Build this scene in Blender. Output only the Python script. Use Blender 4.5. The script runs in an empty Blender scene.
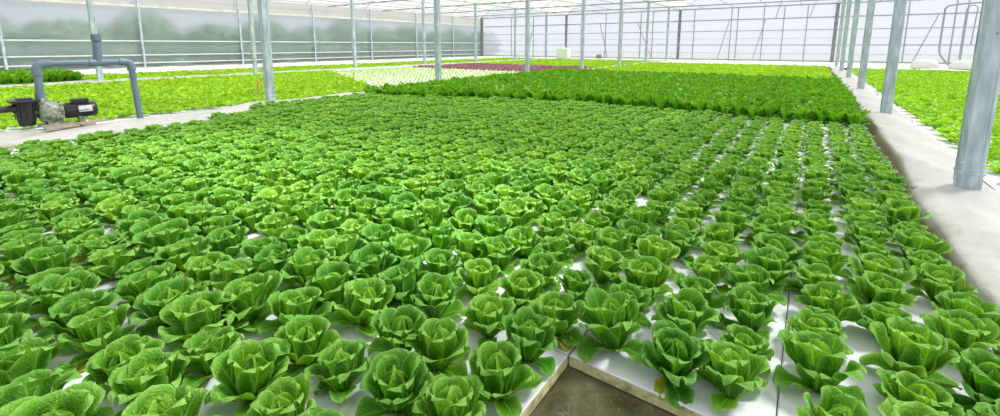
import bpy, math, random
import numpy as np
from mathutils import Vector, Matrix
PI = math.pi
SC = bpy.context.scene
COL = SC.collection
R = random.Random(7)

# ------------------------------------------------------------ layout (metres)
BX = -0.10            # raft top z (kerb tops are z = 0)
WATER = -0.145
ROWS_X = [-23.4, -15.3, -7.18, 0.912, 9.0]     # gutter lines
END_Y = 30.5
GUT = 3.2
APEX = 4.7

# ------------------------------------------------------------ helpers
def tag(o, label=None, cat=None, group=None, kind=None):
    if label: o['label'] = label
    if cat: o['category'] = cat
    if group: o['group'] = group
    if kind: o['kind'] = kind
    return o

def empty(name, loc=(0, 0, 0), rz=0.0):
    o = bpy.data.objects.new(name, None); COL.objects.link(o)
    o.location = loc; o.rotation_euler = (0, 0, rz); o.empty_display_size = .1
    return o

def np_mesh(name, V, F, uv=None, attrs=None, smooth=True):
    """V (n,3); F (m,4) quads; uv per vertex (n,2); attrs {name: per-vertex float}"""
    me = bpy.data.meshes.new(name)
    V = np.asarray(V, np.float32); F = np.asarray(F, np.int32)
    me.vertices.add(len(V)); me.vertices.foreach_set('co', V.ravel())
    k = F.shape[1]
    me.loops.add(F.size); me.loops.foreach_set('vertex_index', F.ravel())
    me.polygons.add(len(F)); me.polygons.foreach_set('loop_start', np.arange(0, F.size, k, dtype=np.int32))
    me.polygons.foreach_set('use_smooth', np.full(len(F), smooth))
    me.update(calc_edges=True)
    if uv is not None:
        l = me.uv_layers.new(name='UVMap')
        l.data.foreach_set('uv', np.asarray(uv, np.float32)[F.ravel()].ravel())
    for n, a in (attrs or {}).items():
        at = me.attributes.new(n, 'FLOAT', 'POINT'); at.data.foreach_set('value', np.asarray(a, np.float32))
    me.validate()
    return me

class MB:
    """collects shapes into one mesh"""
    def __init__(s): s.v = []; s.f = []; s.sm = []
    def add(s, vs, fs, smooth=False):
        b = len(s.v); s.v += [tuple(v) for v in vs]
        s.f += [tuple(i + b for i in f) for f in fs]; s.sm += [smooth] * len(fs)
        return s
    def box(s, c, d, M=None):
        x, y, z = d[0] / 2, d[1] / 2, d[2] / 2
        vs = [Vector((a * x, b * y, e * z)) for e in (-1, 1) for a, b in ((-1, -1), (1, -1), (1, 1), (-1, 1))]
        if M is not None: vs = [M @ v for v in vs]
        vs = [v + Vector(c) for v in vs]
        return s.add(vs, [(3, 2, 1, 0), (4, 5, 6, 7), (0, 1, 5, 4), (1, 2, 6, 5), (2, 3, 7, 6), (3, 0, 4, 7)])
    def beam(s, a, b, w, h):
        a = Vector(a); b = Vector(b); d = b - a
        q = d.to_track_quat('Y', 'Z').to_matrix()
        return s.box((a + b) / 2, (w, d.length, h), q)
    def tube(s, pts, r, n=12, caps=True):
        pts = [Vector(p) for p in pts]; N = len(pts)
        rs = r if isinstance(r, (list, tuple)) else [r] * N
        vs = []; fs = []
        T = [((pts[min(i + 1, N - 1)] - pts[max(i - 1, 0)]).normalized()) for i in range(N)]
        ref = Vector((0, 0, 1)) if abs(T[0].z) < .9 else Vector((1, 0, 0))
        u = T[0].cross(ref).normalized()
        for i in range(N):
            u = (u - T[i] * u.dot(T[i])).normalized(); w = T[i].cross(u)
            for k in range(n):
                a = 2 * PI * k / n
                vs.append(pts[i] + (u * math.cos(a) + w * math.sin(a)) * rs[i])
        for i in range(N - 1):
            for k in range(n):
                k2 = (k + 1) % n
                fs.append((i * n + k, i * n + k2, (i + 1) * n + k2, (i + 1) * n + k))
        s.add(vs, fs, True)
        if caps:
            s.add(vs[:n], [tuple(range(n))]); s.add(vs[-n:], [tuple(range(n))[::-1]])
        return s
    def lathe(s, prof, c=(0, 0, 0), n=20, axis=None, smooth=True):
        """prof: (r, h) along local z; axis: Matrix"""
        vs = []; fs = []
        for r, h in prof:
            for k in range(n):
                a = 2 * PI * k / n; v = Vector((r * math.cos(a), r * math.sin(a), h))
                if axis is not None: v = axis @ v
                vs.append(v + Vector(c))
        for i in range(len(prof) - 1):
            for k in range(n):
                k2 = (k + 1) % n; fs.append((i * n + k, i * n + k2, (i + 1) * n + k2, (i + 1) * n + k))
        return s.add(vs, fs, smooth)
    def build(s, name, mat, parent=None, bevel=0, loc=None):
        me = bpy.data.meshes.new(name); me.from_pydata(s.v, [], s.f); me.update()
        me.polygons.foreach_set('use_smooth', s.sm)
        o = bpy.data.objects.new(name, me); COL.objects.link(o)
        if mat: me.materials.append(mat)
        if parent: o.parent = parent
        if loc: o.location = loc
        if bevel:
            m = o.modifiers.new('b', 'BEVEL'); m.width = bevel; m.segments = 2; m.limit_method = 'ANGLE'
        return o

def obj(name, me, mat=None, parent=None, loc=None):
    o = bpy.data.objects.new(name, me); COL.objects.link(o)
    if mat and not me.materials: me.materials.append(mat)
    if parent: o.parent = parent
    if loc: o.location = loc
    return o

def shallow(o, parent=None):
    c = o.copy(); COL.objects.link(c)
    if parent: c.parent = parent
    return c

# ------------------------------------------------------------ materials
def mat_new(name):
    m = bpy.data.materials.new(name); m.use_nodes = True
    nt = m.node_tree; nt.nodes.clear()
    return m, nt, nt.nodes, nt.links
def N(ns, t, **kw):
    n = ns.new(t)
    for k, v in kw.items():
        if k in n.inputs.keys() if hasattr(n.inputs, 'keys') else False: n.inputs[k].default_value = v
        else: setattr(n, k, v)
    return n
def math_(ns, ls, op, a, b=None, clamp=False):
    n = ns.new('ShaderNodeMath'); n.operation = op; n.use_clamp = clamp
    for i, x in enumerate((a, b)):
        if x is None: continue
        if isinstance(x, (int, float)): n.inputs[i].default_value = x
        else: ls.new(x, n.inputs[i])
    return n.outputs[0]
def mixc(ns, ls, f, a, b, mode='MIX'):
    n = ns.new('ShaderNodeMix'); n.data_type = 'RGBA'; n.blend_type = mode
    for i, x in ((0, f), (6, a), (7, b)):
        if isinstance(x, (int, float)): n.inputs[i].default_value = x
        elif isinstance(x, tuple): n.inputs[i].default_value = (*x, 1) if len(x) == 3 else x
        else: ls.new(x, n.inputs[i])
    return n.outputs[2]

def simple(name, c1, c2=None, rough=.5, scale=8, metal=0, bump=0, bscale=30, detail=4, stretch=None, spec=.5, lo=.35, hi=.65):
    m, nt, ns, ls = mat_new(name)
    out = ns.new('ShaderNodeOutputMaterial'); p = ns.new('ShaderNodeBsdfPrincipled'); ls.new(p.outputs[0], out.inputs[0])
    p.inputs['Roughness'].default_value = rough; p.inputs['Metallic'].default_value = metal
    p.inputs['Specular IOR Level'].default_value = spec
    tc = ns.new('ShaderNodeTexCoord'); co = tc.outputs['Object']
    if stretch:
        mp = ns.new('ShaderNodeMapping'); mp.inputs['Scale'].default_value = stretch; ls.new(co, mp.inputs[0]); co = mp.outputs[0]
    if c2:
        no = ns.new('ShaderNodeTexNoise'); no.inputs['Scale'].default_value = scale; no.inputs['Detail'].default_value = detail
        ls.new(co, no.inputs['Vector'])
        mr = ns.new('ShaderNodeMapRange'); mr.inputs[1].default_value = lo; mr.inputs[2].default_value = hi
        ls.new(no.outputs[0], mr.inputs[0])
        ls.new(mixc(ns, ls, mr.outputs[0], c1, c2), p.inputs['Base Color'])
    else: p.inputs['Base Color'].default_value = (*c1, 1)
    if bump:
        nb = ns.new('ShaderNodeTexNoise'); nb.inputs['Scale'].default_value = bscale; nb.inputs['Detail'].default_value = 5
        ls.new(co, nb.inputs['Vector']); b = ns.new('ShaderNodeBump'); b.inputs['Strength'].default_value = bump
        b.inputs['Distance'].default_value = .02
        ls.new(nb.outputs[0], b.inputs['Height']); ls.new(b.outputs[0], p.inputs['Normal'])
    return m

def leaf_mat(name, deep, mid, pale, rib, trans=.32, veins=True, tcol=None, rough=.42, rim=0):
    """lettuce leaf: u in [0,1] across (0.5 = midrib), v along. tint = per plant value -1..1"""
    m, nt, ns, ls = mat_new(name)
    out = ns.new('ShaderNodeOutputMaterial'); p = ns.new('ShaderNodeBsdfPrincipled')
    uv = ns.new('ShaderNodeUVMap'); uv.uv_map = 'UVMap'
    sp = ns.new('ShaderNodeSeparateXYZ'); ls.new(uv.outputs[0], sp.inputs[0])
    au = math_(ns, ls, 'ABSOLUTE', math_(ns, ls, 'SUBTRACT', math_(ns, ls, 'MULTIPLY', sp.outputs[0], 2.0), 1.0))
    v = sp.outputs[1]
    ag = ns.new('ShaderNodeAttribute'); ag.attribute_type = 'GEOMETRY'; ag.attribute_name = 'tint'
    ao = ns.new('ShaderNodeAttribute'); ao.attribute_type = 'OBJECT'; ao.attribute_name = 'tint'
    tint = math_(ns, ls, 'ADD', ag.outputs['Fac'], ao.outputs['Fac'])
    tc = ns.new('ShaderNodeTexCoord')
    no = ns.new('ShaderNodeTexNoise'); no.inputs['Scale'].default_value = 22; no.inputs['Detail'].default_value = 3
    ls.new(tc.outputs['Object'], no.inputs['Vector'])
    # base: deep -> mid by noise, -> pale towards the margin
    nf = math_(ns, ls, 'ADD', math_(ns, ls, 'MULTIPLY', math_(ns, ls, 'SUBTRACT', no.outputs[0], .5), 1.6), .5, True)
    c = mixc(ns, ls, nf, deep, mid)
    edge = math_(ns, ls, 'POWER', au, 4.6 if rim else 5.0)
    tipf = math_(ns, ls, 'POWER', v, 9.0)
    ef = math_(ns, ls, 'MULTIPLY', math_(ns, ls, 'MAXIMUM', edge, tipf), .78 if rim else .65, True)
    c = mixc(ns, ls, ef, c, pale)
    vein = None
    if veins:
        # side veins sweeping up from the midrib
        nz = math_(ns, ls, 'MULTIPLY', math_(ns, ls, 'SUBTRACT', no.outputs[0], .5), .9)
        t = math_(ns, ls, 'ADD', math_(ns, ls, 'SUBTRACT', math_(ns, ls, 'MULTIPLY', v, 9.0), math_(ns, ls, 'MULTIPLY', au, 3.2)), nz)
        w = math_(ns, ls, 'ABSOLUTE', math_(ns, ls, 'SUBTRACT', math_(ns, ls, 'FRACT', t), .5))
        vein = math_(ns, ls, 'SUBTRACT', 1.0, math_(ns, ls, 'MULTIPLY', w, 7.0), True)
        c = mixc(ns, ls, math_(ns, ls, 'MULTIPLY', vein, .38), c, rib)
        vo = ns.new('ShaderNodeTexVoronoi'); vo.feature = 'DISTANCE_TO_EDGE'; vo.inputs['Scale'].default_value = 95
        ls.new(tc.outputs['Object'], vo.inputs['Vector'])
        cell = math_(ns, ls, 'SUBTRACT', 1.0, math_(ns, ls, 'MULTIPLY', vo.outputs['Distance'], 9.0), True)
        c = mixc(ns, ls, math_(ns, ls, 'MULTIPLY', cell, .22), c, rib)
    # midrib, thick at the base and thinning out
    mw = math_(ns, ls, 'ADD', math_(ns, ls, 'MULTIPLY', math_(ns, ls, 'SUBTRACT', 1.0, v), .17), .015)
    mr_ = math_(ns, ls, 'SUBTRACT', 1.0, math_(ns, ls, 'DIVIDE', au, mw), True)
    c = mixc(ns, ls, math_(ns, ls, 'MULTIPLY', math_(ns, ls, 'POWER', mr_, .6), .8), c, rib)
    # plant to plant variation
    hs = ns.new('ShaderNodeHueSaturation')
    ls.new(math_(ns, ls, 'SUBTRACT', .5, math_(ns, ls, 'MULTIPLY', tint, .018)), hs.inputs['Hue'])
    ls.new(math_(ns, ls, 'ADD', 1.0, math_(ns, ls, 'MULTIPLY', tint, .22)), hs.inputs['Value'])
    ls.new(c, hs.inputs['Color'])
    c = hs.outputs[0]
    ls.new(c, p.inputs['Base Color'])
    p.inputs['Roughness'].default_value = rough; p.inputs['Specular IOR Level'].default_value = .22
    if veins:
        b = ns.new('ShaderNodeBump'); b.inputs['Strength'].default_value = .55; b.inputs['Distance'].default_value = .004
        hgt = math_(ns, ls, 'SUBTRACT', math_(ns, ls, 'MULTIPLY', vo.outputs['Distance'], 3.0), math_(ns, ls, 'MULTIPLY', vein, .6))
        ls.new(hgt, b.inputs['Height']); ls.new(b.outputs[0], p.inputs['Normal'])
    tr = ns.new('ShaderNodeBsdfTranslucent')
    ls.new(mixc(ns, ls, 1.0, c, tcol or (1.6, 1.35, .5), 'MULTIPLY'), tr.inputs['Color'])
    mx = ns.new('ShaderNodeMixShader'); mx.inputs[0].default_value = trans
    ls.new(p.outputs[0], mx.inputs[1]); ls.new(tr.outputs[0], mx.inputs[2]); ls.new(mx.outputs[0], out.inputs[0])
    return m

def film_mat(name, col, transp, blur=None, streak=None, streakcol=(.7, .66, .58)):
    m, nt, ns, ls = mat_new(name)
    out = ns.new('ShaderNodeOutputMaterial')
    d = ns.new('ShaderNodeBsdfDiffuse'); t = ns.new('ShaderNodeBsdfTranslucent')
    c = (*col, 1); d.inputs[0].default_value = c; t.inputs[0].default_value = c
    if streak:
        tc = ns.new('ShaderNodeTexCoord'); mp = ns.new('ShaderNodeMapping'); mp.inputs['Scale'].default_value = streak
        no = ns.new('ShaderNodeTexNoise'); no.inputs['Scale'].default_value = 1; no.inputs['Detail'].default_value = 5
        ls.new(tc.outputs['Object'], mp.inputs[0]); ls.new(mp.outputs[0], no.inputs['Vector'])
        mr = ns.new('ShaderNodeMapRange'); mr.inputs[1].default_value = .45; mr.inputs[2].default_value = .7; mr.inputs[4].default_value = .8
        ls.new(no.outputs[0], mr.inputs[0]); cc = mixc(ns, ls, mr.outputs[0], col, streakcol)
        ls.new(cc, d.inputs[0]); ls.new(cc, t.inputs[0])
    m1 = ns.new('ShaderNodeMixShader'); m1.inputs[0].default_value = .65
    ls.new(d.outputs[0], m1.inputs[1]); ls.new(t.outputs[0], m1.inputs[2])
    if blur:
        tp = ns.new('ShaderNodeBsdfRefraction'); tp.inputs['IOR'].default_value = 1.22; tp.inputs['Roughness'].default_value = blur
    else: tp = ns.new('ShaderNodeBsdfTransparent')
    tp.inputs[0].default_value = (.97, .98, 1, 1)
    m2 = ns.new('ShaderNodeMixShader'); m2.inputs[0].default_value = transp
    ls.new(m1.outputs[0], m2.inputs[1]); ls.new(tp.outputs[0], m2.inputs[2]); ls.new(m2.outputs[0], out.inputs[0])
    return m

M = {}
M['lettuce'] = leaf_mat('lettuce_leaf', (.018, .135, .002), (.085, .345, .005), (.40, .74, .19), (.26, .55, .06), rough=.5, rim=1, trans=.36)
M['heart'] = leaf_mat('lettuce_heart', (.038, .21, .002), (.155, .46, .006), (.40, .72, .15), (.32, .60, .05), rough=.5, rim=1, trans=.36)
M['yellow'] = leaf_mat('yellowing_leaf', (.30, .38, .03), (.50, .50, .05), (.62, .55, .16), (.6, .6, .25), veins=False)
M['romaine'] = leaf_mat('romaine_leaf', (.035, .17, .004), (.14, .41, .010), (.26, .60, .05), (.22, .55, .05), veins=False)
M['lime'] = leaf_mat('lime_leaf', (.20, .46, .012), (.36, .64, .025), (.55, .78, .10), (.50, .75, .12), veins=False)
M['butter'] = leaf_mat('pale_lettuce_leaf', (.15, .42, .010), (.33, .64, .02), (.52, .78, .12), (.5, .76, .14), veins=False)
M['red'] = leaf_mat('red_lettuce_leaf', (.22, .07, .11), (.42, .19, .26), (.55, .38, .42), (.5, .40, .36), veins=False, tcol=(1.2, .8, .9))
M['raft'] = simple('white_foam', (.74, .75, .82), (.66, .68, .76), .6, 3, bump=.15, bscale=60)
M['raft_edge'] = simple('stained_foam_edge', (.70, .64, .36), (.28, .24, .10), .8, 26, lo=.45, hi=.72)
M['sheet'] = simple('white_plastic_sheet', (.72, .72, .70), (.60, .59, .55), .45, 2.2, bump=.8, bscale=5, lo=.5, hi=.8)
M['steel'] = simple('galvanised_steel', (.34, .41, .47), (.58, .66, .73), .42, 16, metal=.2, bump=.05, stretch=(1, 1, .25))
M['alu'] = simple('pale_steel', (.62, .66, .66), (.72, .74, .74), .5, 4, metal=.2)
M['dark'] = simple('dark_steel', (.16, .18, .18), (.25, .27, .27), .6, 4)
M['beige'] = simple('beige_strip', (.60, .56, .49), (.68, .64, .57), .6, 4)
M['wire'] = simple('greyed_wire', (.30, .31, .34), None, .6)
M['pvc'] = simple('blue_grey_pvc', (.125, .185, .25), (.16, .22, .285), .38, 6)
M['black'] = simple('black_plastic', (.014, .014, .017), (.03, .03, .033), .38, 8)
M['volute'] = simple('limed_pump_casing', (.10, .14, .12), (.40, .43, .33), .6, 22, bump=.3)
M['lab'] = simple('silver_label', (.62, .64, .66), (.45, .47, .50), .4, 60)
M['wood'] = simple('weathered_wood', (.30, .22, .15), (.42, .36, .28), .8, 8, stretch=(1, 8, 1))
M['soil'] = simple('liner', (.07, .08, .05), (.12, .12, .07), .8, 3)
M['ground'] = simple('white_ground_cover', (.74, .74, .73), (.62, .62, .60), .6, 1.2, bump=.3, bscale=4)
M['bush'] = simple('hedge_leaf', (.035, .09, .045), (.07, .15, .07), .8, 3)
M['grass'] = simple('outside_grass', (.10, .16, .08), (.2, .24, .15), .9, .6)
M['tank'] = simple('white_tank', (.9, .9, .9), (.85, .85, .86), .4, 3)
M['orange'] = simple('orange_card', (.85, .22, .05), (.75, .12, .04), .6, 20)
M['roof'] = film_mat('roof_film', (.93, .92, .90), .42, streak=(1.3, .12, 1.3), streakcol=(.80, .76, .68))
M['curtain'] = film_mat('side_curtain_film', (.60, .72, .69), .5, streak=(1, 1.3, 2.5), streakcol=(.78, .84, .82))
M['upper'] = film_mat('upper_side_film', (.95, .92, .86), .30, streak=(1, .1, 6), streakcol=(.72, .66, .58))
M['endfilm'] = film_mat('end_wall_film', (.72, .73, .86), .42)
M['sidefilm'] = film_mat('side_wall_film', (.78, .86, .85), .55, blur=.5, streak=(1, .35, 1.2), streakcol=(.58, .70, .66))

def water_mat():
    m, nt, ns, ls = mat_new('murky_water')
    out = ns.new('ShaderNodeOutputMaterial'); p = ns.new('ShaderNodeBsdfPrincipled'); ls.new(p.outputs[0], out.inputs[0])
    tc = ns.new('ShaderNodeTexCoord')
    no = ns.new('ShaderNodeTexNoise'); no.inputs['Scale'].default_value = 7; no.inputs['Detail'].default_value = 8; no.inputs['Roughness'].default_value = .7
    ls.new(tc.outputs['Object'], no.inputs['Vector'])
    mr = ns.new('ShaderNodeMapRange'); mr.inputs[1].default_value = .35; mr.inputs[2].default_value = .7; ls.new(no.outputs[0], mr.inputs[0])
    c = mixc(ns, ls, mr.outputs[0], (.055, .055, .022), (.15, .14, .085))
    # floating specks and root scraps
    vo = ns.new('ShaderNodeTexVoronoi'); vo.inputs['Scale'].default_value = 60; ls.new(tc.outputs['Object'], vo.inputs['Vector'])
    s = math_(ns, ls, 'LESS_THAN', vo.outputs['Distance'], .17)
    n2 = ns.new('ShaderNodeTexNoise'); n2.inputs['Scale'].default_value = 15; ls.new(tc.outputs['Object'], n2.inputs['Vector'])
    s = math_(ns, ls, 'MULTIPLY', s, math_(ns, ls, 'GREATER_THAN', n2.outputs[0], .55))
    wv = ns.new('ShaderNodeTexNoise'); wv.inputs['Scale'].default_value = 5; wv.inputs['Distortion'].default_value = 2.5; ls.new(tc.outputs['Object'], wv.inputs['Vector'])
    ln = math_(ns, ls, 'LESS_THAN', math_(ns, ls, 'ABSOLUTE', math_(ns, ls, 'SUBTRACT', wv.outputs[0], .5)), .006)
    s = math_(ns, ls, 'MULTIPLY', math_(ns, ls, 'MAXIMUM', s, math_(ns, ls, 'MULTIPLY', ln, .45)), .45)
    c = mixc(ns, ls, s, c, (.36, .34, .24)); ls.new(c, p.inputs['Base Color'])
    p.inputs['Roughness'].default_value = .13; p.inputs['IOR'].default_value = 1.33
    b = ns.new('ShaderNodeBump'); b.inputs['Strength'].default_value = .08; b.inputs['Distance'].default_value = .01
    ls.new(no.outputs[0], b.inputs['Height']); ls.new(b.outputs[0], p.inputs['Normal'])
    return m
M['water'] = water_mat()

def kerb_mat():
    m, nt, ns, ls = mat_new('kerb_plastic')
    out = ns.new('ShaderNodeOutputMaterial'); p = ns.new('ShaderNodeBsdfPrincipled'); ls.new(p.outputs[0], out.inputs[0])
    tc = ns.new('ShaderNodeTexCoord'); sp = ns.new('ShaderNodeSeparateXYZ'); ls.new(tc.outputs['Object'], sp.inputs[0])
    no = ns.new('ShaderNodeTexNoise'); no.inputs['Scale'].default_value = 6; no.inputs['Detail'].default_value = 7; ls.new(tc.outputs['Object'], no.inputs['Vector'])
    # algae and dirt line low on the side, wandering
    h = math_(ns, ls, 'ADD', sp.outputs[2], math_(ns, ls, 'MULTIPLY', math_(ns, ls, 'SUBTRACT', no.outputs[0], .5), .14))
    mr = ns.new('ShaderNodeMapRange'); mr.inputs[1].default_value = -.045; mr.inputs[2].default_value = -.10; ls.new(h, mr.inputs[0])
    mr2 = ns.new('ShaderNodeMapRange'); mr2.inputs[1].default_value = .5; mr2.inputs[2].default_value = .8; ls.new(no.outputs[0], mr2.inputs[0])
    c = mixc(ns, ls, mr2.outputs[0], (.47, .465, .45), (.38, .365, .33))
    c = mixc(ns, ls, math_(ns, ls, 'MULTIPLY', mr.outputs[0], .85), c, (.22, .19, .12)); ls.new(c, p.inputs['Base Color'])
    p.inputs['Roughness'].default_value = .4
    n2 = ns.new('ShaderNodeTexNoise'); n2.inputs['Scale'].default_value = 9; n2.inputs['Detail'].default_value = 5; n2.inputs['Distortion'].default_value = .8
    ls.new(tc.outputs['Object'], n2.inputs['Vector'])
    b = ns.new('ShaderNodeBump'); b.inputs['Strength'].default_value = .5; b.inputs['Distance'].default_value = .02
    ls.new(n2.outputs[0], b.inputs['Height']); ls.new(b.outputs[0], p.inputs['Normal'])
    return m
M['kerb'] = kerb_mat()

# ------------------------------------------------------------ leaves
def leaf(L, W, a0, a1, pw=1.0, cup=1.0, wav=.05, r0=.012, nu=8, nv=10, az=0, rng=R, z0=0.0, tipcurl=0.0, narrow=.3, flare=0.0, wide=.58):
    t = np.linspace(0, 1, nv + 1); v = 1 - (1 - t) ** 1.35
    th = a0 + (a1 - a0) * v ** pw - tipcurl * np.clip((v - .72) / .28, 0, 1) ** 2 * -1
    dv = np.diff(v); tm = (th[1:] + th[:-1]) / 2
    r = r0 + np.concatenate([[0], np.cumsum(np.sin(tm) * dv * L)])
    z = z0 + np.concatenate([[0], np.cumsum(np.cos(tm) * dv * L)])
    s1 = np.clip(v / wide, 0, 1); s1 = s1 * s1 * (3 - 2 * s1)
    shape = (narrow + (1 - narrow) * s1)
    k = np.clip((v - wide) / (1 - wide), 0, 1)
    shape = shape * np.sqrt(np.clip(1 - k ** 2.6, .018, 1))
    hw = W / 2 * shape
    u = np.linspace(-1, 1, nu + 1)
    U, Vv = np.meshgrid(u, v)
    HW = hw[:, None]; TH = th[:, None]
    s = U * HW
    kap = cup / (W * .5)
    kp = kap * (0.4 + .6 * np.ones_like(Vv))
    ang = kp * s
    lat = np.sin(ang) / kp; inw = (1 - np.cos(ang)) / kp
    ph = rng.uniform(0, 6.28); ph2 = rng.uniform(0, 6.28); fr = rng.uniform(1.3, 2.2)
    ruff = wav * W * np.abs(U) ** 2.2 * np.sin(2 * PI * fr * Vv + ph + (U > 0) * ph2) * np.clip(Vv * 1.6, 0, 1)
    ruff += wav * .5 * W * Vv ** 4 * np.sin(2 * PI * 1.3 * U + ph2)
    blis = .012 * W * np.sin(Vv * 31 + ph) * np.cos(U * 9 + ph2) * np.clip(1 - np.abs(U), .2, 1)
    rib = -.035 * W * np.exp(-(U / .12) ** 2) * (1 - Vv * .7)
    nrm = inw + ruff + blis + rib - flare * W * np.abs(U) ** 3.5 * Vv
    # inward normal of the midrib in (r,z): (-cos, sin)
    RR = r[:, None] - np.cos(TH) * nrm; ZZ = z[:, None] + np.sin(TH) * nrm
    tw = rng.uniform(-.25, .25)
    ca, sa = math.cos(az), math.sin(az)
    lat2 = lat + tw * Vv * Vv * L * .3
    X = RR * ca - lat2 * sa; Y = RR * sa + lat2 * ca
    P = np.stack([X, Y, ZZ], -1).reshape(-1, 3)
    uv = np.stack([(U + 1) / 2, Vv], -1).reshape(-1, 2)
    i = np.arange(nv)[:, None] * (nu + 1) + np.arange(nu)[None]
    F = np.stack([i, i + nu + 1, i + nu + 2, i + 1], -1).reshape(-1, 4)
    return P, F, uv

def join(leaves):
    V = []; F = []; U = []; b = 0
    for P, f, u in leaves:
        V.append(P); F.append(f + b); U.append(u); b += len(P)
    return np.concatenate(V), np.concatenate(F), np.concatenate(U)

def head_parts(seed, q=1.0, rng=None):
    """returns (heart leaves, wrapper leaves, one low leaf)"""
    rng = random.Random(seed); rd = math.radians
    nu = max(3, int(9 * q)); nv = max(4, int(12 * q))
    H = []; a = rng.uniform(0, 6.28)
    sz = rng.uniform(.94, 1.08)
    # heart: tightly wrapped cups
    n = 5
    for i in range(n):
        H.append(leaf(sz * rng.uniform(.115, .135), .125, rd(22), rd(rng.uniform(-42, -25)), 1.0, 1.3, .025, .010, nu, nv, a + i * 2 * PI / n * 1.0 + rng.uniform(-.15, .15), rng, .01, narrow=.5, wide=.5))
    for i in range(3):
        H.append(leaf(sz * .105, .085, rd(8), rd(-30), 1, 1.5, .05, .004, nu, nv, a + i * 2.1, rng, .012, narrow=.5, wide=.5))
    # middle: open cups with the rim rolling outwards
    O = []
    n = rng.choice((4, 5)); a = rng.uniform(0, 6.28)
    for i in range(n):
        O.append(leaf(sz * rng.uniform(.140, .162), rng.uniform(.135, .16), rd(rng.uniform(36, 46)), rd(rng.uniform(0, 14)), .8, 1.1, .035, .010, nu + 1, nv, a + i * 2 * PI / n + rng.uniform(-.2, .2), rng, .004, tipcurl=rd(rng.uniform(25, 60)), narrow=.42, flare=.10))
    n = rng.choice((4, 5)); a += .6
    for i in range(n):
        O.append(leaf(sz * rng.uniform(.145, .170), rng.uniform(.12, .15), rd(rng.uniform(48, 58)), rd(rng.uniform(22, 46)), .9, .9, .06, .010, nu + 1, nv, a + i * 2 * PI / n + rng.uniform(-.25, .25), rng, .002, tipcurl=rd(rng.uniform(20, 60)), narrow=.36, flare=.12))
    n = rng.choice((3, 4)); a += .5
    for i in range(n):
        O.append(leaf(sz * rng.uniform(.12, .15), rng.uniform(.09, .12), rd(rng.uniform(62, 72)), rd(rng.uniform(88, 108)), 1, .6, .08, .010, nu, nv, a + i * 2 * PI / n + rng.uniform(-.3, .3), rng, .004, narrow=.34, flare=.05))
    Y = [leaf(.115, .075, rd(72), rd(104), 1, .4, .12, .010, nu, nv, rng.uniform(3.6, 5.8), rng, .004, narrow=.35)]
    return H, O, Y

NP = 9
PROTO = []
for s in range(NP):
    H, O, Y = head_parts(100 + s)
    ms = []
    for nm, lv, mt in (('heart', H, 'heart'), ('outer_leaves', O, 'lettuce'), ('yellow_leaf', Y, 'yellow')):
        V, F, U = join(lv); me = np_mesh(nm, V, F, U); me.materials.append(M[mt]); ms.append(me)
    PROTO.append(ms)

# low detail plants for the far parts of the beds
def lowplant(kind, seed):
    rng = random.Random(seed); rd = math.radians; L = []
    if kind == 'head':
        H, O, Y = head_parts(seed, .45); return join(H[:5] + O)
    if kind == 'romaine':
        a = 0
        for i in range(7):
            a += 2.4; L.append(leaf(rng.uniform(.22, .27), .11, rd(rng.uniform(12, 32)), rd(rng.uniform(15, 50)), 1, .8, .10, .01, 3, 5, a, rng, 0))
        for i in range(4):
            a += 1.7; L.append(leaf(.17, .10, rd(45), rd(80), 1, .6, .1, .01, 3, 4, a, rng, 0))
    if kind == 'small':
        a = 0
        for i in range(8):
            a += 2.4; L.append(leaf(rng.uniform(.07, .10), .075, rd(rng.uniform(20, 62)), rd(rng.uniform(20, 90)), 1, .8, .12, .006, 3, 4, a, rng, 0))
    if kind == 'seedling':
        for i in range(5):
            L.append(leaf(rng.uniform(.05, .07), .045, rd(40), rd(75), 1, .6, .1, .004, 2, 3, i * 1.26 + rng.uniform(0, .5), rng, 0))
    return join(L)

LOW = {k: [lowplant(k, 500 + i) for i in range(6)] for k in ('head', 'romaine', 'small', 'seedling')}

def scatter(name, kind, pts, mat, label, cat, sfn=None, z=BX, smin=.9, smax=1.1, seed=3, tint=.8, bias=0.0):
    """many plants too many or too small to be objects: one mesh"""
    rng = np.random.default_rng(seed); Vs = []; Fs = []; Us = []; Ts = []; b = 0
    for x, y in pts:
        V, F, U = LOW[kind][rng.integers(6)]
        a = rng.uniform(0, 6.28); s = rng.uniform(smin, smax) * (sfn(x, y) if sfn else 1); ca, sa = math.cos(a) * s, math.sin(a) * s
        P = np.empty_like(V); P[:, 0] = V[:, 0] * ca - V[:, 1] * sa + x; P[:, 1] = V[:, 0] * sa + V[:, 1] * ca + y; P[:, 2] = V[:, 2] * s + z
        Vs.append(P); Fs.append(F + b); Us.append(U); Ts.append(np.full(len(V), rng.normal(bias, .35) * tint)); b += len(V)
    me = np_mesh(name, np.concatenate(Vs), np.concatenate(Fs), np.concatenate(Us), {'tint': np.concatenate(Ts)})
    o = obj(name, me, M[mat]); tag(o, label, cat, kind='stuff'); return o

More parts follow.
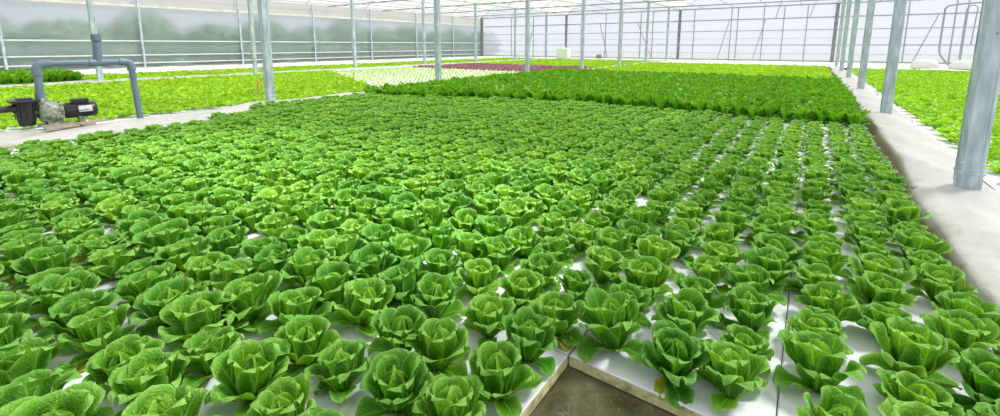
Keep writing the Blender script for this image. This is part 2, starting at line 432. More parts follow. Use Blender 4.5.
# ------------------------------------------------------------ camera
cd = bpy.data.cameras.new('camera'); cam = bpy.data.objects.new('camera', cd); COL.objects.link(cam); SC.camera = cam
YAW, PIT, F_, CX, CY, CH = -.6138, .156, 439.0, 500.0, 114.0, .92
fwd = Vector((math.sin(YAW) * math.cos(PIT), math.cos(YAW) * math.cos(PIT), -math.sin(PIT)))
rgt = Vector((math.cos(YAW), -math.sin(YAW), 0)); upv = rgt.cross(fwd)
cam.matrix_world = Matrix(((rgt.x, upv.x, -fwd.x, 0), (rgt.y, upv.y, -fwd.y, 0), (rgt.z, upv.z, -fwd.z, CH), (0, 0, 0, 1)))
cd.sensor_width = 36; cd.sensor_fit = 'HORIZONTAL'; cd.lens = 36 * F_ / 1000
cd.shift_x = 0.0; cd.shift_y = -(208 - CY) / 1000.0
cd.clip_start = .05; cd.clip_end = 300
def proj(P):
    v = Vector(P) - Vector((0, 0, CH)); d = v.dot(fwd)
    if d < .05: return (-9999, -9999, d)
    return (CX + F_ * v.dot(rgt) / d, CY - F_ * v.dot(upv) / d, d)

# ------------------------------------------------------------ foam rafts
ORD = ['', 'first', 'second', 'third', 'fourth', 'fifth', 'sixth', 'seventh', 'eighth', 'ninth', 'tenth', 'eleventh', 'twelfth', 'thirteenth', 'fourteenth', 'fifteenth', 'sixteenth', 'seventeenth', 'eighteenth', 'nineteenth']
def ordn(n):
    if n < 20: return ORD[n]
    t = ['', '', 'twenty', 'thirty', 'forty', 'fifty'][n // 10]
    return t + '-' + ORD[n % 10] if n % 10 else {20: 'twentieth', 30: 'thirtieth', 40: 'fortieth', 50: 'fiftieth'}[n]

RW, RL, RT = .582, 1.20, .04
def raft_meshes(w, l):
    m = MB(); x, y = w / 2 - .0015, l / 2 - .0015; c = .004
    top = [(-x + c, -y + c, 0), (x - c, -y + c, 0), (x - c, y - c, 0), (-x + c, y - c, 0)]
    rim = [(-x, -y, -c), (x, -y, -c), (x, y, -c), (-x, y, -c)]
    m.add(top + rim, [(0, 1, 2, 3)] + [(i + 4, (i + 1) % 4 + 4, (i + 1) % 4, i) for i in range(4)])
    me = bpy.data.meshes.new('foam_raft'); me.from_pydata(m.v, [], m.f); me.materials.append(M['raft'])
    e = MB(); rim = [(a, b, -c) for a, b, _ in rim]; low = [(a, b, -RT) for a, b, _ in rim]
    e.add(rim + low, [(i + 4, (i + 1) % 4 + 4, (i + 1) % 4, i) for i in range(4)] + [(7, 6, 5, 4)])
    me2 = bpy.data.meshes.new('raft_edge'); me2.from_pydata(e.v, [], e.f); me2.materials.append(M['raft_edge'])
    return me, me2
rm, re_ = raft_meshes(RW, RL)
RAFT = {}
def place_raft(x, y, label, group, j=.006):
    o = obj('foam_raft', rm, loc=(x, y, BX)); o.rotation_euler.z = R.uniform(-.004, .004)
    e = obj('raft_edge', re_, parent=o); e['label'] = 'yellowed stained raft edge'
    tag(o, label, 'raft', group); return o
HOLE = (0, 0)
for j in range(13):
    cx = .01 + RW / 2 - RW * j - (.0 if j else 0)
    for i in range(6):
        cyy = .61 + 1.2 * i
        if j == 1 and i == 0: continue
        if proj((cx, cyy, BX))[2] < -0.2: continue
        rel = 'beside the right kerb' if j == 0 else f'{ordn(j + 1)} from the right kerb'
        row = ['level with the water gap', 'next behind the water gap', 'two rafts behind the water gap', 'three rafts behind the water gap', 'four rafts behind the water gap', 'at the far end of the near heads'][i]
        place_raft(cx - (.004 if j > 1 else 0), cyy, f'white foam raft {rel}, {row}', 'white foam rafts of the near bed')

# ------------------------------------------------------------ the near lettuces
COLS = []   # column x, 1 = beside the right kerb
for j in range(13):
    for k in (2, 1, 0):
        COLS.append(.01 - RW * j + RW * (k + .5) / 3)
ROWS = [.11 + .2 * i for i in range(33)]
def FRONT(x): return 6.8 - max(0, -x - 2.8) * .33
cand = []
for ci, x in enumerate(COLS):
    for ri, y in enumerate(ROWS):
        if -.57 < x < .0 and y < 1.22: continue
        if (x < -6.1 and y < 2.5) or (x < -6.45 and y < 3.3) or y > FRONT(x) - .16: continue
        px, py, d = proj((x, y, BX + .09))
        jx, jy = R.gauss(0, .013), R.gauss(0, .017)
        inn = d > .3 and -45 < px < 1045 and -20 < py < 470
        cand.append((d, ci, ri, x + jx, y + jy, inn))
shown = sorted(c for c in cand if c[5])
near = shown[:300]; nearset = {(c[1], c[2]) for c in near}
order = {}
for c in sorted(near, key=lambda c: c[2]):
    order.setdefault(c[1], []).append(c[2])
YEL = R.sample([(c[1], c[2]) for c in near[:120]], 14)
for n, (d, ci, ri, x, y, _) in enumerate(near):
    t = empty('lettuce_head', (x, y, BX), R.uniform(0, 2 * PI))
    s = R.gauss(.755 if ci < 9 else .85, .06); t.scale = (s, s, s * (R.uniform(1.2, 1.42) if ci < 9 else R.uniform(1.1, 1.3))); t.rotation_euler.x = R.gauss(0, .09); t.rotation_euler.y = R.gauss(0, .09)
    ti = R.gauss(0, .4); ms = PROTO[n % NP] if n > 20 else PROTO[(n * 5) % NP]
    h = obj('heart', ms[0], parent=t); h['tint'] = ti
    o = obj('outer_leaves', ms[1], parent=t); o['tint'] = ti
    yl = (ci, ri) in YEL or (ci in (4, 6, 9) and order[ci][0] == ri and n < 30)
    if yl:
        yy = obj('yellowed_leaf', ms[2], parent=t); yy.rotation_euler.z = -t.rotation_euler.z; yy['label'] = 'yellowing bottom leaf'
    k = order[ci].index(ri) + 1
    side = 'beside right kerb' if ci == 0 else f'{ordn(ci + 1)} column from right kerb'
    look = 'lettuce head with yellowing leaf' if yl else ('pale green lettuce head' if ti > .35 else ('deep green lettuce head' if ti < -.35 else 'green lettuce head'))
    where = 'frontmost' if k == 1 else f'{ordn(k)} one back'
    tag(t, f'{look}, {side}, {where}', 'lettuce', 'near lettuce heads on white foam rafts')
rest = [(c[3], c[4]) for c in cand if (c[1], c[2]) not in nearset and proj((c[3], c[4], BX))[2] > -.2]
scatter('lettuce_heads', 'head', rest, 'lettuce', 'further green lettuce heads filling the near bed up to the taller dark romaine', 'lettuce', smin=.84, smax=1.0, seed=5, bias=.3, sfn=lambda x, y: .80 if x > -1.0 else (.9 if x > -2.5 else 1))

# ------------------------------------------------------------ the rest of the crops
def grid(x0, x1, y0, y1, dx, dy, j, seed, cond=None, stag=False):
    rg = random.Random(seed); out = []
    nx = int((x1 - x0) / dx); ny = int((y1 - y0) / dy)
    for b in range(ny):
        for a in range(nx):
            x = x0 + (a + .5 + (.5 if stag and b % 2 else 0)) * dx; y = y0 + (b + .5) * dy
            if cond and not cond(x, y): continue
            if proj((x, y, 0))[2] < .2: continue
            px = proj((x, y, 0))[0]
            if px < -160 or px > 1180: continue
            out.append((x + rg.gauss(0, j), y + rg.gauss(0, j)))
    return out
scatter('romaine_lettuces', 'romaine', grid(-7.15, .62, 5.2, 13.8, .18, .2, .02, 1, lambda x, y: y > FRONT(x)), 'romaine', 'tall dark green romaine standing in a dense block behind the near heads', 'lettuce', smin=.85, smax=1.1, seed=8)
scatter('lime_lettuces', 'small', grid(-6.95, .62, 13.8, 24.0, .15, .15, .02, 2), 'lime', 'bright lime green lettuce block at the far end of the middle bed', 'lettuce', smin=1.1, smax=1.5, seed=9, z=BX + .03)
# bed between the second and first post rows
scatter('lime_lettuces', 'small', grid(-14.9, -7.65, .2, 10.2, .13, .13, .03, 3, lambda x, y: y < 8.0 - (x + 11) * .5), 'lime', 'bright lime lettuce behind the water pump and grey pipe', 'lettuce', smin=.85, smax=1.2, seed=10, z=BX + .02)
scatter('lettuce_seedlings', 'seedling', grid(-14.9, -7.65, 6.0, 14.0, .3, .16, .012, 4, lambda x, y: y > 8.2 - (x + 11) * .5), 'lime', 'tiny pale lettuce seedlings in separate lines on white foam', 'seedling', smin=.85, smax=1.2, seed=11)
scatter('red_lettuces', 'small', grid(-14.9, -7.65, 14.2, 18.5, .21, .21, .02, 5), 'red', 'purple red lettuce block between the left post rows', 'lettuce', smin=1.0, smax=1.3, seed=12)
scatter('lime_lettuces', 'small', grid(-14.9, -7.65, 18.7, 26.5, .15, .15, .02, 6), 'lime', 'lime lettuce strip behind the purple red lettuce', 'lettuce', smin=1.0, smax=1.4, seed=13)
# bed against the left wall
scatter('leafy_greens', 'romaine', grid(-19.0, -15.8, .3, 3.3, .16, .16, .02, 7), 'romaine', 'dark leafy greens by the left wall behind the pipe', 'leafy greens', smin=1.15, smax=1.4, seed=14)
scatter('lime_lettuces', 'small', grid(-19.0, -15.8, 3.4, 27.5, .14, .16, .02, 8), 'lime', 'narrow lime lettuce strip along the left wall', 'lettuce', smin=1.0, smax=1.4, seed=15)

# right hand bed: nearest heads are objects
rb = grid(1.22, 8.9, 1.3, 23.0, .185, .185, .022, 9, stag=True)
rb = sorted(rb, key=lambda p: proj((p[0], p[1], BX))[2])
def inframe(p):
    q = proj((p[0], p[1], BX + .04)); return q[2] > .3 and -10 < q[0] < 1010 and q[1] > -10
def kerb_hid(p): return False
lead = [p for p in rb if inframe(p)][:160]
small_protos = []
for i in range(6):
    V, F, U = LOW['small'][i]; me = np_mesh('leaf_lettuce', V, F, U); me.materials.append(M['butter']); small_protos.append(me)
for n, p in enumerate(lead):
    o = obj('leaf_lettuce', small_protos[n % 6], loc=(p[0], p[1], BX)); s = R.uniform(1.15, 1.5)
    o.scale = (s, s, s); o.rotation_euler.z = R.uniform(0, 6.28); o['tint'] = R.gauss(0, .3)
    col = int((p[0] - 1.2) / .185) + 1; row = int((p[1] - 1.3) / .185) + 1
    ti = o['tint']; w = 'yellow green' if ti > .2 else ('mid green' if ti < -.2 else 'pale green')
    rel = 'before' if p[1] < 4.05 else 'past'
    steps = abs(int(round((p[1] - 4.05) / .185)))
    relt = 'level with nearest post' if steps == 0 else f'{ordn(steps)} row {rel} nearest post'
    tag(o, f'{w} loose lettuce, {ordn(col)} line beyond right kerb, {relt}', 'lettuce', 'loose lettuces nearest the right kerb')
ls_ = set(lead)
scatter('leaf_lettuces', 'small', [p for p in rb if p not in ls_], 'butter', 'pale green loose lettuces filling the bed right of the row of posts', 'lettuce', smin=1.15, smax=1.5, seed=16, tint=.7)

# ------------------------------------------------------------ structure: floor, water, kerbs
def struct(o): o['kind'] = 'structure'; return o
struct(MB().box((-7.2, 15, -.36), (36, 34, .08)).build('floor', M['soil']))
struct(MB().box((-7.2, 24, -.42), (120, 110, .04)).build('floor_outside', M['grass']))
w = MB().add([(-23, -.6, WATER), (9, -.6, WATER), (9, 28.4, WATER), (-23, 28.4, WATER)], [(0, 1, 2, 3)]).build('water_surface', M['water']); struct(w)
# white rafts under the farther crops: seen as a continuous white sheet
def sheet(name, x0, x1, y0, y1, label):
    m = MB().box(((x0 + x1) / 2, (y0 + y1) / 2, BX - .02), (x1 - x0, y1 - y0, .036))
    o = m.build(name, M['raft']); tag(o, label, 'rafts', kind='stuff'); return o
sheet('foam_rafts', -14.95, -7.6, -.2, 26.6, 'white foam rafts under the lime and red lettuces of the left bed')
sheet('foam_rafts', -19.1, -15.75, -.2, 27.6, 'white foam rafts under the strip of lettuce along the left wall')
sheet('foam_rafts', 1.16, 8.95, -.2, 23.1, 'white foam rafts under the loose lettuces right of the posts')
sheet('foam_rafts', -6.98, .6, 7.26, 24.2, 'white foam rafts under the dark romaine and lime block')

def kerb(name, xc, hw, y0, y1, posts, seed, bottom=-.2, hw_near=None, shift=0):
    rg = random.Random(seed); ny = int((y1 - y0) / .08); prof = []
    for a in np.linspace(0, PI, 17):
        prof.append((-math.cos(a), math.sin(a)))
    V = []; F = []; K = len(prof) + 2
    ph = [rg.uniform(0, 6.28) for _ in range(8)]
    for i in range(ny + 1):
        y = y0 + (y1 - y0) * i / ny
        wob = .03 * math.sin(y * 1.1 + ph[0]) + .018 * math.sin(y * 2.9 + ph[1]) + .01 * math.sin(y * 7 + ph[2])
        lump = sum(math.exp(-((y - py + .15) / .22) ** 2) for py in posts)
        fold = sum(math.exp(-((y - py + .05) / .05) ** 2) for py in posts)
        h = hw * (1 + .3 * lump) + (.045 / (1 + math.exp((y - 3.72) * 22)) if seed == 1 else 0) + (hw_near or 0) * math.exp(-(y - y0) / 3) - .05 * fold
        xs = xc + shift / (1 + math.exp((y - 2.9) * 4))
        row = [(xs - h - .02, y, bottom)]
        for cx, sz in prof:
            cxx = math.copysign(abs(cx) ** .8, cx)
            x = xc + shift / (1 + math.exp((y - 2.9) * 4)) + h * cxx + wob * .6 * (1 - sz) ; z = -.11 + .11 * sz ** .5 - .01 + .012 * math.sin(y * 4.3 + cx * 4 + ph[3]) * sz + .01 * lump * sz + .006 * math.sin(y * 11 + cx * 9 + ph[4]) * sz
            row.append((x, y, z))
        row.append((xs + h + .02, y, bottom)); V += row
    for i in range(ny):
        for k in range(K - 1):
            F.append((i * K + k, (i + 1) * K + k, (i + 1) * K + k + 1, i * K + k + 1))
    me = np_mesh(name, V, F); o = obj(name, me, M['kerb']); return struct(o)
PR = [4.05 + 3.994 * k for k in range(6)]; P1 = [3.67 + 3.994 * k for k in range(7)]; P2 = [3.4 + 3.994 * k for k in range(7)]
kerb('trim_1', .90, .215, -.5, 24.5, PR, 1)
kerb('trim_2', -7.22, .30, -.5, 28.3, P1, 2, hw_near=.12, shift=.42)
kerb('trim_3', -15.3, .42, -.5, 28.3, P2, 3, hw_near=.5)
# white ground cloth: along the left wall and across the far end
def cloth(name, x0, x1, y0, y1, z):
    nx, ny = int((x1 - x0) / .25), int((y1 - y0) / .25)
    V = [(x0 + (x1 - x0) * a / nx, y0 + (y1 - y0) * b / ny, z + .02 * math.sin(a * .9 + b * .5) * math.sin(b * .7) + R.uniform(-.004, .004)) for b in range(ny + 1) for a in range(nx + 1)]
    F = [(b * (nx + 1) + a, b * (nx + 1) + a + 1, (b + 1) * (nx + 1) + a + 1, (b + 1) * (nx + 1) + a) for b in range(ny) for a in range(nx)]
    o = obj(name, np_mesh(name, V, F), M['ground']); return struct(o)
cloth('floor_wall_path', -23.35, -19.1, -1, 30.4, -.03)
cloth('floor_end_path', -19.2, 9.0, 28.2, 30.4, -.02)
cloth('floor_bed_end', -7.0, .7, 24.2, 28.3, -.02)
cloth('floor_bed_end', .7, 9.0, 23.1, 28.3, -.02)

# ------------------------------------------------------------ walls
wl = MB().add([(-23.42, -3, -.1), (-23.42, END_Y, -.1), (-23.42, END_Y, 2.5), (-23.42, -3, 2.5)], [(0, 1, 2, 3)]).build('wall_left', M['sidefilm']); struct(wl)
MB().add([(-23.42, -3, 2.5), (-23.42, END_Y, 2.5), (-23.42, END_Y, GUT), (-23.42, -3, GUT)], [(0, 1, 2, 3)]).build('upper_film', M['upper'], wl)
MB().beam((-23.36, -3, 2.54), (-23.36, END_Y, 2.54), .08, .10).build('gutter_band', M['beige'], wl)
nx = 160; V = []; F = []
for i in range(nx + 1):
    y = -3 + (END_Y + 2.9) * i / nx
    for k in range(9):
        V.append((-23.385 + .012 * math.sin(i * 1.9 + k * .8) + R.uniform(-.006, .006), y, -.05 + 1.12 * k / 8))
for i in range(nx):
    for k in range(8): F.append((i * 9 + k, i * 9 + 9 + k, i * 9 + 10 + k, i * 9 + k + 1))
obj('side_curtain', np_mesh('side_curtain', V, F), M['curtain'], wl)
for z, t in ((1.09, .05), (.50, .045), (.17, .045)):
    MB().beam((-23.33, -3, z), (-23.33, END_Y, z), .04, t).build('rail', M['alu'], wl)
MB().beam((-23.33, -3, -.02), (-23.33, END_Y, -.02), .05, .1).build('base_board', M['dark'], wl)
for k in range(7):
    y = 2.7 + 3.994 * k
    MB().beam((-23.30, y, -.1), (-23.30, y, GUT), .075, .075).build('stud', M['steel'], wl)
# end wall
we = MB().add([(-23.4, END_Y, -.1), (9.0, END_Y, -.1), (9.0, END_Y, GUT), (-23.4, END_Y, GUT)], [(0, 1, 2, 3)])
def arch(x0, x1, t):
    xm = (x0 + x1) / 2; s = t * 2 - 1
    return x0 + (x1 - x0) * t, GUT + (APEX - GUT) * (1 - abs(s) ** 1.9)
for a, b in zip(ROWS_X[:-1], ROWS_X[1:]):
    pts = [arch(a, b, i / 16) for i in range(17)]
    we.add([(x, END_Y, z) for x, z in pts], [tuple(range(17))[::-1]])
we = we.build('wall_back', M['endfilm']); struct(we)
for z, t in ((.03, .06), (.43, .02), (.92, .05), (1.30, .015), (1.76, .04), (2.43, .06), (3.15, .07)):
    MB().beam((-23.4, END_Y - .05, z), (9, END_Y - .05, z), .04, t).build('rail', M['wire'], we)
for x in (-20.3, -18.2, -17.1, -13.9, -12.2, -11.0, -9.7, -8.9, -6.3, -4.2, -3.85, -2.5, -1.5, -.4, 3.8, 5.5, 5.9, 7.4):
    MB().beam((x, END_Y - .08, -.1), (x, END_Y - .08, 3.1), .05, .05).build('stud', M['wire'], we)
for x in ROWS_X[1:-1]:
    MB().beam((x, END_Y - .12, -.1), (x, END_Y - .12, GUT + .2), .16, .1).build('gutter_post', M['dark'], we)
MB().beam((-23.3, END_Y - .12, -.1), (-23.3, END_Y - .12, GUT), .22, .12).build('gutter_post', M['dark'], we)
for a, b, z0, z1 in ((-9.9, -8.9, 2.4, .1), (-12.6, -12.0, 2.4, .1), (-4.8, -4.3, .1, 2.4), (-2.9, -2.4, .1, 2.4), (-18.8, -18.1, .1, 2.4), (4.2, 4.9, .1, 2.4), (-1.9, -1.6, 2.45, 3.9), (.1, -.3, 3.9, 2.45)):
    MB().beam((a, END_Y - .15, z0), (b, END_Y - .15, z1), .04, .04).build('brace', M['wire'], we)
# a side wall far off to the right and the near end, so that the house is closed
wr = MB().add([(9.02, -3, -.1), (9.02, END_Y, -.1), (9.02, END_Y, GUT), (9.02, -3, GUT)], [(3, 2, 1, 0)]).build('wall_right', M['endfilm']); struct(wr)

# ------------------------------------------------------------ roof
SUN_DIR = Vector((.42, .40, .82)).normalized()     # towards the sun
ceil = MB()
VENT = (-3.1, 1.75)       # where the light of the open roof vent falls
ts = (4.3 - .05) / SUN_DIR.z; vx, vy = VENT[0] + SUN_DIR.x * ts, VENT[1] + SUN_DIR.y * ts
ys = sorted([-3, END_Y, vy - .95, vy + .95])
for a, b in zip(ROWS_X[:-1], ROWS_X[1:]):
    n = 20; pts = [arch(a, b, i / n) for i in range(n + 1)]
    for i in range(n):
        (x0, z0), (x1, z1) = pts[i], pts[i + 1]
        for y0, y1 in zip(ys[:-1], ys[1:]):
            if y0 == ys[1] and vx - 2.0 < (x0 + x1) / 2 < vx + 2.0: continue   # the open vent
            ceil.add([(x0, y0, z0), (x1, y0, z1), (x1, y1, z1), (x0, y1, z0)], [(0, 1, 2, 3)], True)
ceil = ceil.build('ceiling', M['roof']); struct(ceil)
for a, b in zip(ROWS_X[:-1], ROWS_X[1:]):
    for k in range(8):
        y = 2.4 + 3.994 * k
        pts = [arch(a, b, i / 12) for i in range(13)]
        MB().tube([(x, y, z - .03) for x, z in pts], .03, 6).build('roof_bow', M['alu'], ceil)
for x in ROWS_X[1:-1]:
    MB().beam((x, -3, GUT), (x, END_Y, GUT), .22, .10).build('gutter', M['alu'], ceil)
for k in range(7):
    y = 3.8 + 3.994 * k
    MB().beam((-23.4, y, GUT - .05), (9, y, GUT - .05), .05, .06).build('tie_beam', M['wire'], ceil)
for a, b in zip(ROWS_X[:-1], ROWS_X[1:]):
    for t in (.14, .26, .38, .5, .62, .74, .86):
        x, z = arch(a, b, t)
        MB().beam((x, -3, z - .05), (x, END_Y, z - .05), .035, .035).build('purlin', M['beige'], ceil)
    for t in (.2, .4, .6, .8):
        x = a + (b - a) * t
        MB().beam((x, -3, GUT - .1), (x, END_Y, GUT - .1), .025, .025).build('crop_wire', M['wire'], ceil)

# ------------------------------------------------------------ posts
def post(x, y, w, label, group, strap=False):
    t = empty('steel_post', (x, y, 0)); h = GUT - .05
    m = MB(); e = w / 2; lip = .012
    m.box((0, 0, h / 2 - .02), (w, w, h + .04))
    m.build('shaft', M['steel'], t, bevel=.012)
    f = MB()
    for s in (-1, 1):
        f.box((s * w * .36, -e - .0015, h / 2), (.008, .004, h - .05)); f.box((-e - .0015, s * w * .36, h / 2), (.004, .008, h - .05))
    f.build('seam', M['steel'], t)
    c = MB().box((0, 0, .10), (w + .012, w + .012, .018)).box((0, 0, .165), (w + .008, w + .008, .010))
    c.build('collar', M['steel'], t, bevel=.002)
    b = MB().lathe([(0, .006), (.006, .006), (.006, 0)], (e * .1, -e - .001, .99), 8, Matrix.Rotation(PI / 2, 3, 'X'))
    b.build('bolt', M['dark'], t)
    tag(t, label, 'post', group); return t
for k, y in enumerate(PR):
    lab = ['thick galvanised post nearest the camera on the right kerb', 'second galvanised post back on the right kerb', 'third galvanised post back on the right kerb', 'fourth galvanised post back on the right kerb', 'fifth galvanised post back on the right kerb', 'sixth and farthest galvanised post on the right kerb'][k]
    post(.912, y, .115, lab, 'galvanised posts on the right kerb')
for k, y in enumerate(P1):
    w = ['nearest', 'second', 'third', 'fourth', 'fifth', 'sixth', 'farthest'][k]
    post(-7.18, y, .115, f'{w} grey post along the left kerb of the near bed', 'grey posts on the left kerb')
for k, y in enumerate(P2):
    w = ['nearest', 'second', 'third', 'fourth', 'fifth', 'sixth', 'farthest'][k]
    post(-15.3, y, .11, f'{w} slim post on the white kerb nearer the left wall', 'slim posts of the second left kerb')

# ------------------------------------------------------------ pump and pipe
PX = -7.03
pp = empty('pvc_pipe', (PX, 1.89, 0)); tag(pp, 'blue grey plastic pipe arch rising from the pump and back into the kerb', 'pipe')
def P(y, z, x=0): return (x, y - 1.89, z)
r = .035
MB().tube([P(1.90, -.02), P(1.875, .63)], r).build('down_pipe', M['pvc'], pp)
MB().tube([P(1.79, .712), P(1.13, .712)], r).build('cross_pipe', M['pvc'], pp)
MB().tube([P(1.04, .62), P(1.03, .36)], r).build('riser', M['pvc'], pp)
MB().tube([P(1.565, .74), P(1.575, 1.03)], .042).build('standpipe', M['pvc'], pp)
MB().tube([P(1.575, .97), P(1.576, 1.045)], .052).build('pipe_cap', M['pvc'], pp)
MB().tube([P(1.48, .712), P(1.65, .712)], .046).tube([P(1.565, .712), P(1.566, .80)], .046).build('tee', M['pvc'], pp)
def elbow(pts, nm='elbow'): MB().tube(pts, .045, 14).build(nm, M['pvc'], pp)
elbow([P(1.76, .712), P(1.82, .712), P(1.855, .698), P(1.873, .665), P(1.876, .60)])
elbow([P(1.16, .712), P(1.09, .712), P(1.055, .70), P(1.038, .66), P(1.036, .59)])
MB().tube([P(1.876, .50), P(1.880, .53)], .040).build('coupling', M['pvc'], pp)
MB().tube([P(1.03, .30), P(1.031, .40)], .044).build('coupling', M['pvc'], pp)
pu = empty('water_pump', (PX, 1.1, 0)); tag(pu, 'black electric water pump with limescaled casing on the left kerb', 'pump')
def Q(y, z, x=0): return (x, y - 1.1, z)
AY = Matrix.Rotation(-PI / 2, 3, 'X')     # local z -> +Y
# motor
mo = MB().lathe([(0, 0), (.075, 0), (.082, .01), (.082, .20), (.088, .21), (.088, .27), (.075, .285), (0, .285)], Q(1.20, .165), 24, AY)
for k in range(12):
    a = 2 * PI * k / 12; mo.beam(Q(1.215, .165 + .085 * math.sin(a), .085 * math.cos(a)), Q(1.395, .165 + .085 * math.sin(a), .085 * math.cos(a)), .008, .008)
mo = mo.build('motor', M['black'], pu)
tb = MB().box(Q(1.345, .272, 0), (.11, .15, .055)).build('terminal_box', M['black'], mo, bevel=.01)
lb = MB().add([(.089 * math.cos(a), y, .065 + .1 + .089 * math.sin(a)) for a in [math.radians(d) for d in (-12, 0, 12, 24, 36)] for y in (.215, .335)], [(2 * i, 2 * i + 1, 2 * i + 3, 2 * i + 2) for i in range(4)])
lb.build('rating_label', M['lab'], mo)
vo = MB().lathe([(0, -.10), (.07, -.10), (.105, -.085), (.125, -.04), (.128, .02), (.115, .055), (.085, .07), (.08, .10), (0, .10)], Q(1.095, .165), 26, AY)
for k in range(8):
    a = 2 * PI * k / 8 + .2; vo.lathe([(.014, 0), (.014, .03), (0, .03)], Q(1.155, .165 + .105 * math.sin(a), .105 * math.cos(a)), 6, AY)
vo.build('casing', M['volute'], pu)
MB().tube([Q(1.05, .24), Q(1.035, .33)], [.058, .048]).build('outlet', M['volute'], pu)
stn = MB().lathe([(0, .04), (.062, .04), (.075, .10), (.082, .28), (.082, .30)], Q(.90, 0), 20)
for k in range(8):
    a = 2 * PI * k / 8; stn.beam(Q(.90 + .085 * math.sin(a), .12, .085 * math.cos(a)), Q(.90 + .085 * math.sin(a), .29, .085 * math.cos(a)), .01, .01)
stn.tube([Q(.94, .16), Q(1.02, .165)], .05)
stn = stn.build('strainer', M['black'], pu)
ld = MB().box(Q(.90, .312), (.20, .235, .03)).box(Q(.90, .335), (.12, .12, .02)); ld.build('strainer_lid', M['black'], stn, bevel=.008)
MB().tube([Q(.83, .235), Q(.62, .235), Q(.2, .22)], .036).build('inlet_pipe', M['black'], pu)
MB().tube([Q(.80, .235), Q(.83, .235)], .05).build('union_nut', M['black'], pu)
ft = MB().box(Q(1.12, .022), (.20, .26, .03)); ft.box(Q(1.10, .045, .06), (.03, .10, .05)); ft.box(Q(1.10, .045, -.06), (.03, .10, .05)); ft.box(Q(1.34, .05), (.12, .05, .09))
ft.build('foot', M['volute'], pu)
for i, (y, x, rz, c) in enumerate(((1.32, .06, .15, 'lower weathered board under the pump motor'), (1.30, -.07, -.1, 'rear weathered board under the pump casing'), (1.50, .02, .5, 'loose slanting board end beside the pump motor'))):
    o = MB().box((0, 0, 0), (.09, .42 - .08 * i, .02)).build('wooden_board', M['wood'], None, bevel=.002)
    o.location = (PX + x + .17, y - .12, .012 if i < 2 else .03); o.rotation_euler = (.0 if i < 2 else .05, 0, rz); tag(o, c, 'board')

# ------------------------------------------------------------ small things
def redcard(x, y, s, lab):
    t = empty('sticky_card', (x, y, BX)); st = MB().beam((0, 0, 0), (0, 0, .26 * s), .008, .008).build('stake', M['wood'], t)
    MB().box((0, 0, .24 * s), (.13 * s, .008, .17 * s), Matrix.Rotation(.3, 3, 'Y') @ Matrix.Rotation(-.6, 3, 'Z')).build('card', M['orange'], t); tag(t, lab, 'card', 'orange cards in the lime lettuce')
redcard(-8.55, 4.15, 1.15, 'orange card in lime lettuce left of the nearest left post')
redcard(-8.9, 6.1, 1.0, 'orange card at the edge of the seedling lines')
redcard(-9.9, 7.3, 1.0, 'thin orange card furthest back in lime lettuce')
tk = empty('water_tank', (-13.7, 26.9, -.02)); tag(tk, 'white square water tank at the far end between slim posts', 'tank')
MB().box((0, 0, .36), (.80, .6, .72)).build('body', M['tank'], tk, bevel=.05)
MB().lathe([(0, .78), (.14, .78), (.15, .70)], (0, 0, 0), 16).build('lid', M['tank'], tk)
MB().tube([(.0, -.31, .08), (.0, -.38, .08)], .03, 8).build('outlet', M['tank'], tk)
mt_ = empty('end_motor', (-12.3, 29.6, -.02)); tag(mt_, 'small dark motor on the ground at the far wall', 'motor')
MB().lathe([(0, 0), (.13, 0), (.13, .4), (0, .4)], (0, -.2, .16), 14, AY).build('body', M['dark'], mt_)
MB().box((0, 0, .02), (.3, .4, .04)).build('foot', M['dark'], mt_)
for x, y, w_, lab in ((3.75, 24.4, .85, 'white wrapped heap at the end of the right bed'), (5.0, 24.3, 1.15, 'larger white wrapped heap beside the bent pipe')):
    b = MB().lathe([(0, .0), (w_ * .52, .0), (w_ * .50, .12), (w_ * .40, .24), (w_ * .2, .30), (0, .31)], (0, 0, 0), 20)
    o = b.build('plastic_heap', M['sheet']); o.location = (x, y, 0); o.scale = (1, .7, 1.15); tag(o, lab, 'heap', 'white heaps at the end of the right bed')
bp = empty('bent_pipe', (4.45, 26.5, 0)); tag(bp, 'thin grey bent pipe standing before the end wall by a white heap', 'pipe')
MB().tube([(0, 0, 2.45), (0, 0, .75), (.05, 0, .5), (.25, 0, .2), (.42, 0, .0)], .035, 8).build('pipe_run', M['wire'], bp)
MB().tube([(0, 0, 2.45), (.1, 0, 2.56), (.5, 0, 2.62), (1.3, 0, 2.66)], .035, 8).build('pipe_arm', M['wire'], bp)
up = empty('hose_loop', (5.1, 26.5, 0)); tag(up, 'narrow grey pipe loop hanging at the right of the end wall', 'pipe')
MB().tube([(0, 0, .35), (0, 0, 2.4), (.08, 0, 2.52), (.22, 0, 2.55), (.32, 0, 2.45), (.28, 0, .9)], .022, 8).build('loop', M['wire'], up)

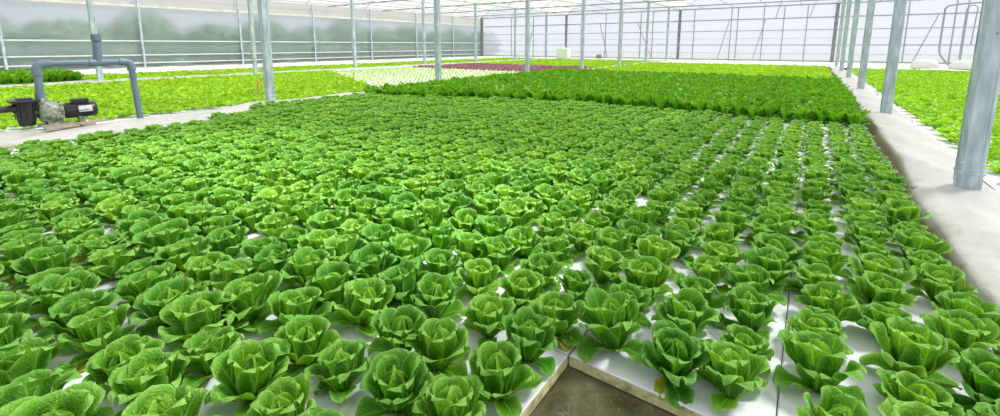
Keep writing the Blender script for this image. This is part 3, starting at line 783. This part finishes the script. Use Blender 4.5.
# ------------------------------------------------------------ outside: bushes beyond the film
def bush(x, y, s, hgt, seed, lab):
    rg = np.random.default_rng(seed); V = []; F = []; b = 0
    for i in range(420):
        d = rg.normal(size=3); d /= np.linalg.norm(d); rr = rg.uniform(.75, 1) ** .5
        c = np.array([d[0] * s * rr, d[1] * s * rr, hgt / 2 + d[2] * hgt / 2 * rr])
        u = rg.normal(size=3); u /= np.linalg.norm(u); v = np.cross(u, d); n_ = np.linalg.norm(v)
        if n_ < .1: continue
        v /= n_; u = np.cross(v, d); k = rg.uniform(.12, .24)
        V += [c - u * k, c - v * k * .6, c + u * k, c + v * k * .6]; F.append((b, b + 1, b + 2, b + 3)); b += 4
    t = empty('bush', (x, y, -.4)); obj('foliage', np_mesh('foliage', V, F), M['bush'], t)
    core = MB().lathe([(.0, 0), (s * .55, hgt * .1), (s * .82, hgt * .4), (s * .7, hgt * .75), (0, hgt * .92)], (0, 0, 0), 14).build('core', M['bush'], t)
    tag(t, lab, 'bush', 'blurred bushes beyond the left wall'); return t
hs = [(-.6 + 2.75 * i, [1.9, 1.6, 1.5, 1.9, 1.5, 1.8, 1.55, 2.0, 1.6, 1.9, 1.5, 1.8, 1.6, 1.7][i]) for i in range(14)]
for i, (y, h) in enumerate(hs):
    bush(-26.1 + R.uniform(-.3, .3) - (.5 if i % 2 else 0), y, 1.75 + R.uniform(-.2, .3), h * 1.25 + .6, i, f'{ordn(i + 1)} blurred green bush behind the left film wall, counting from the pump end')

# ------------------------------------------------------------ light
wd = bpy.data.worlds.new('world'); SC.world = wd; wd.use_nodes = True
wn = wd.node_tree; wn.nodes.clear(); wo = wn.nodes.new('ShaderNodeOutputWorld'); bg = wn.nodes.new('ShaderNodeBackground')
wn.links.new(bg.outputs[0], wo.inputs[0])
tc = wn.nodes.new('ShaderNodeTexCoord'); sp = wn.nodes.new('ShaderNodeSeparateXYZ'); wn.links.new(tc.outputs['Generated'], sp.inputs[0])
cr = wn.nodes.new('ShaderNodeValToRGB'); wn.links.new(sp.outputs[2], cr.inputs[0])
cr.color_ramp.elements[0].color = (.88, .90, 1, 1); cr.color_ramp.elements[1].color = (.86, .93, 1, 1)
wn.links.new(cr.outputs[0], bg.inputs[0]); bg.inputs[1].default_value = .80
sd = bpy.data.lights.new('sun', 'SUN'); sd.energy = 9.0; sd.angle = math.radians(12); sd.color = (1, .97, .90)
so = bpy.data.objects.new('sun', sd); COL.objects.link(so); so.rotation_euler = SUN_DIR.to_track_quat('Z', 'Y').to_euler(); so.location = (6, 6, 12)
SC.view_settings.view_transform = 'Standard'; SC.view_settings.look = 'None'; SC.view_settings.gamma = 1; SC.view_settings.use_curve_mapping = False
SC.view_settings.exposure = -0.06
SC.cycles.use_denoising = True
SC.cycles.max_bounces = 8; SC.cycles.transparent_max_bounces = 16
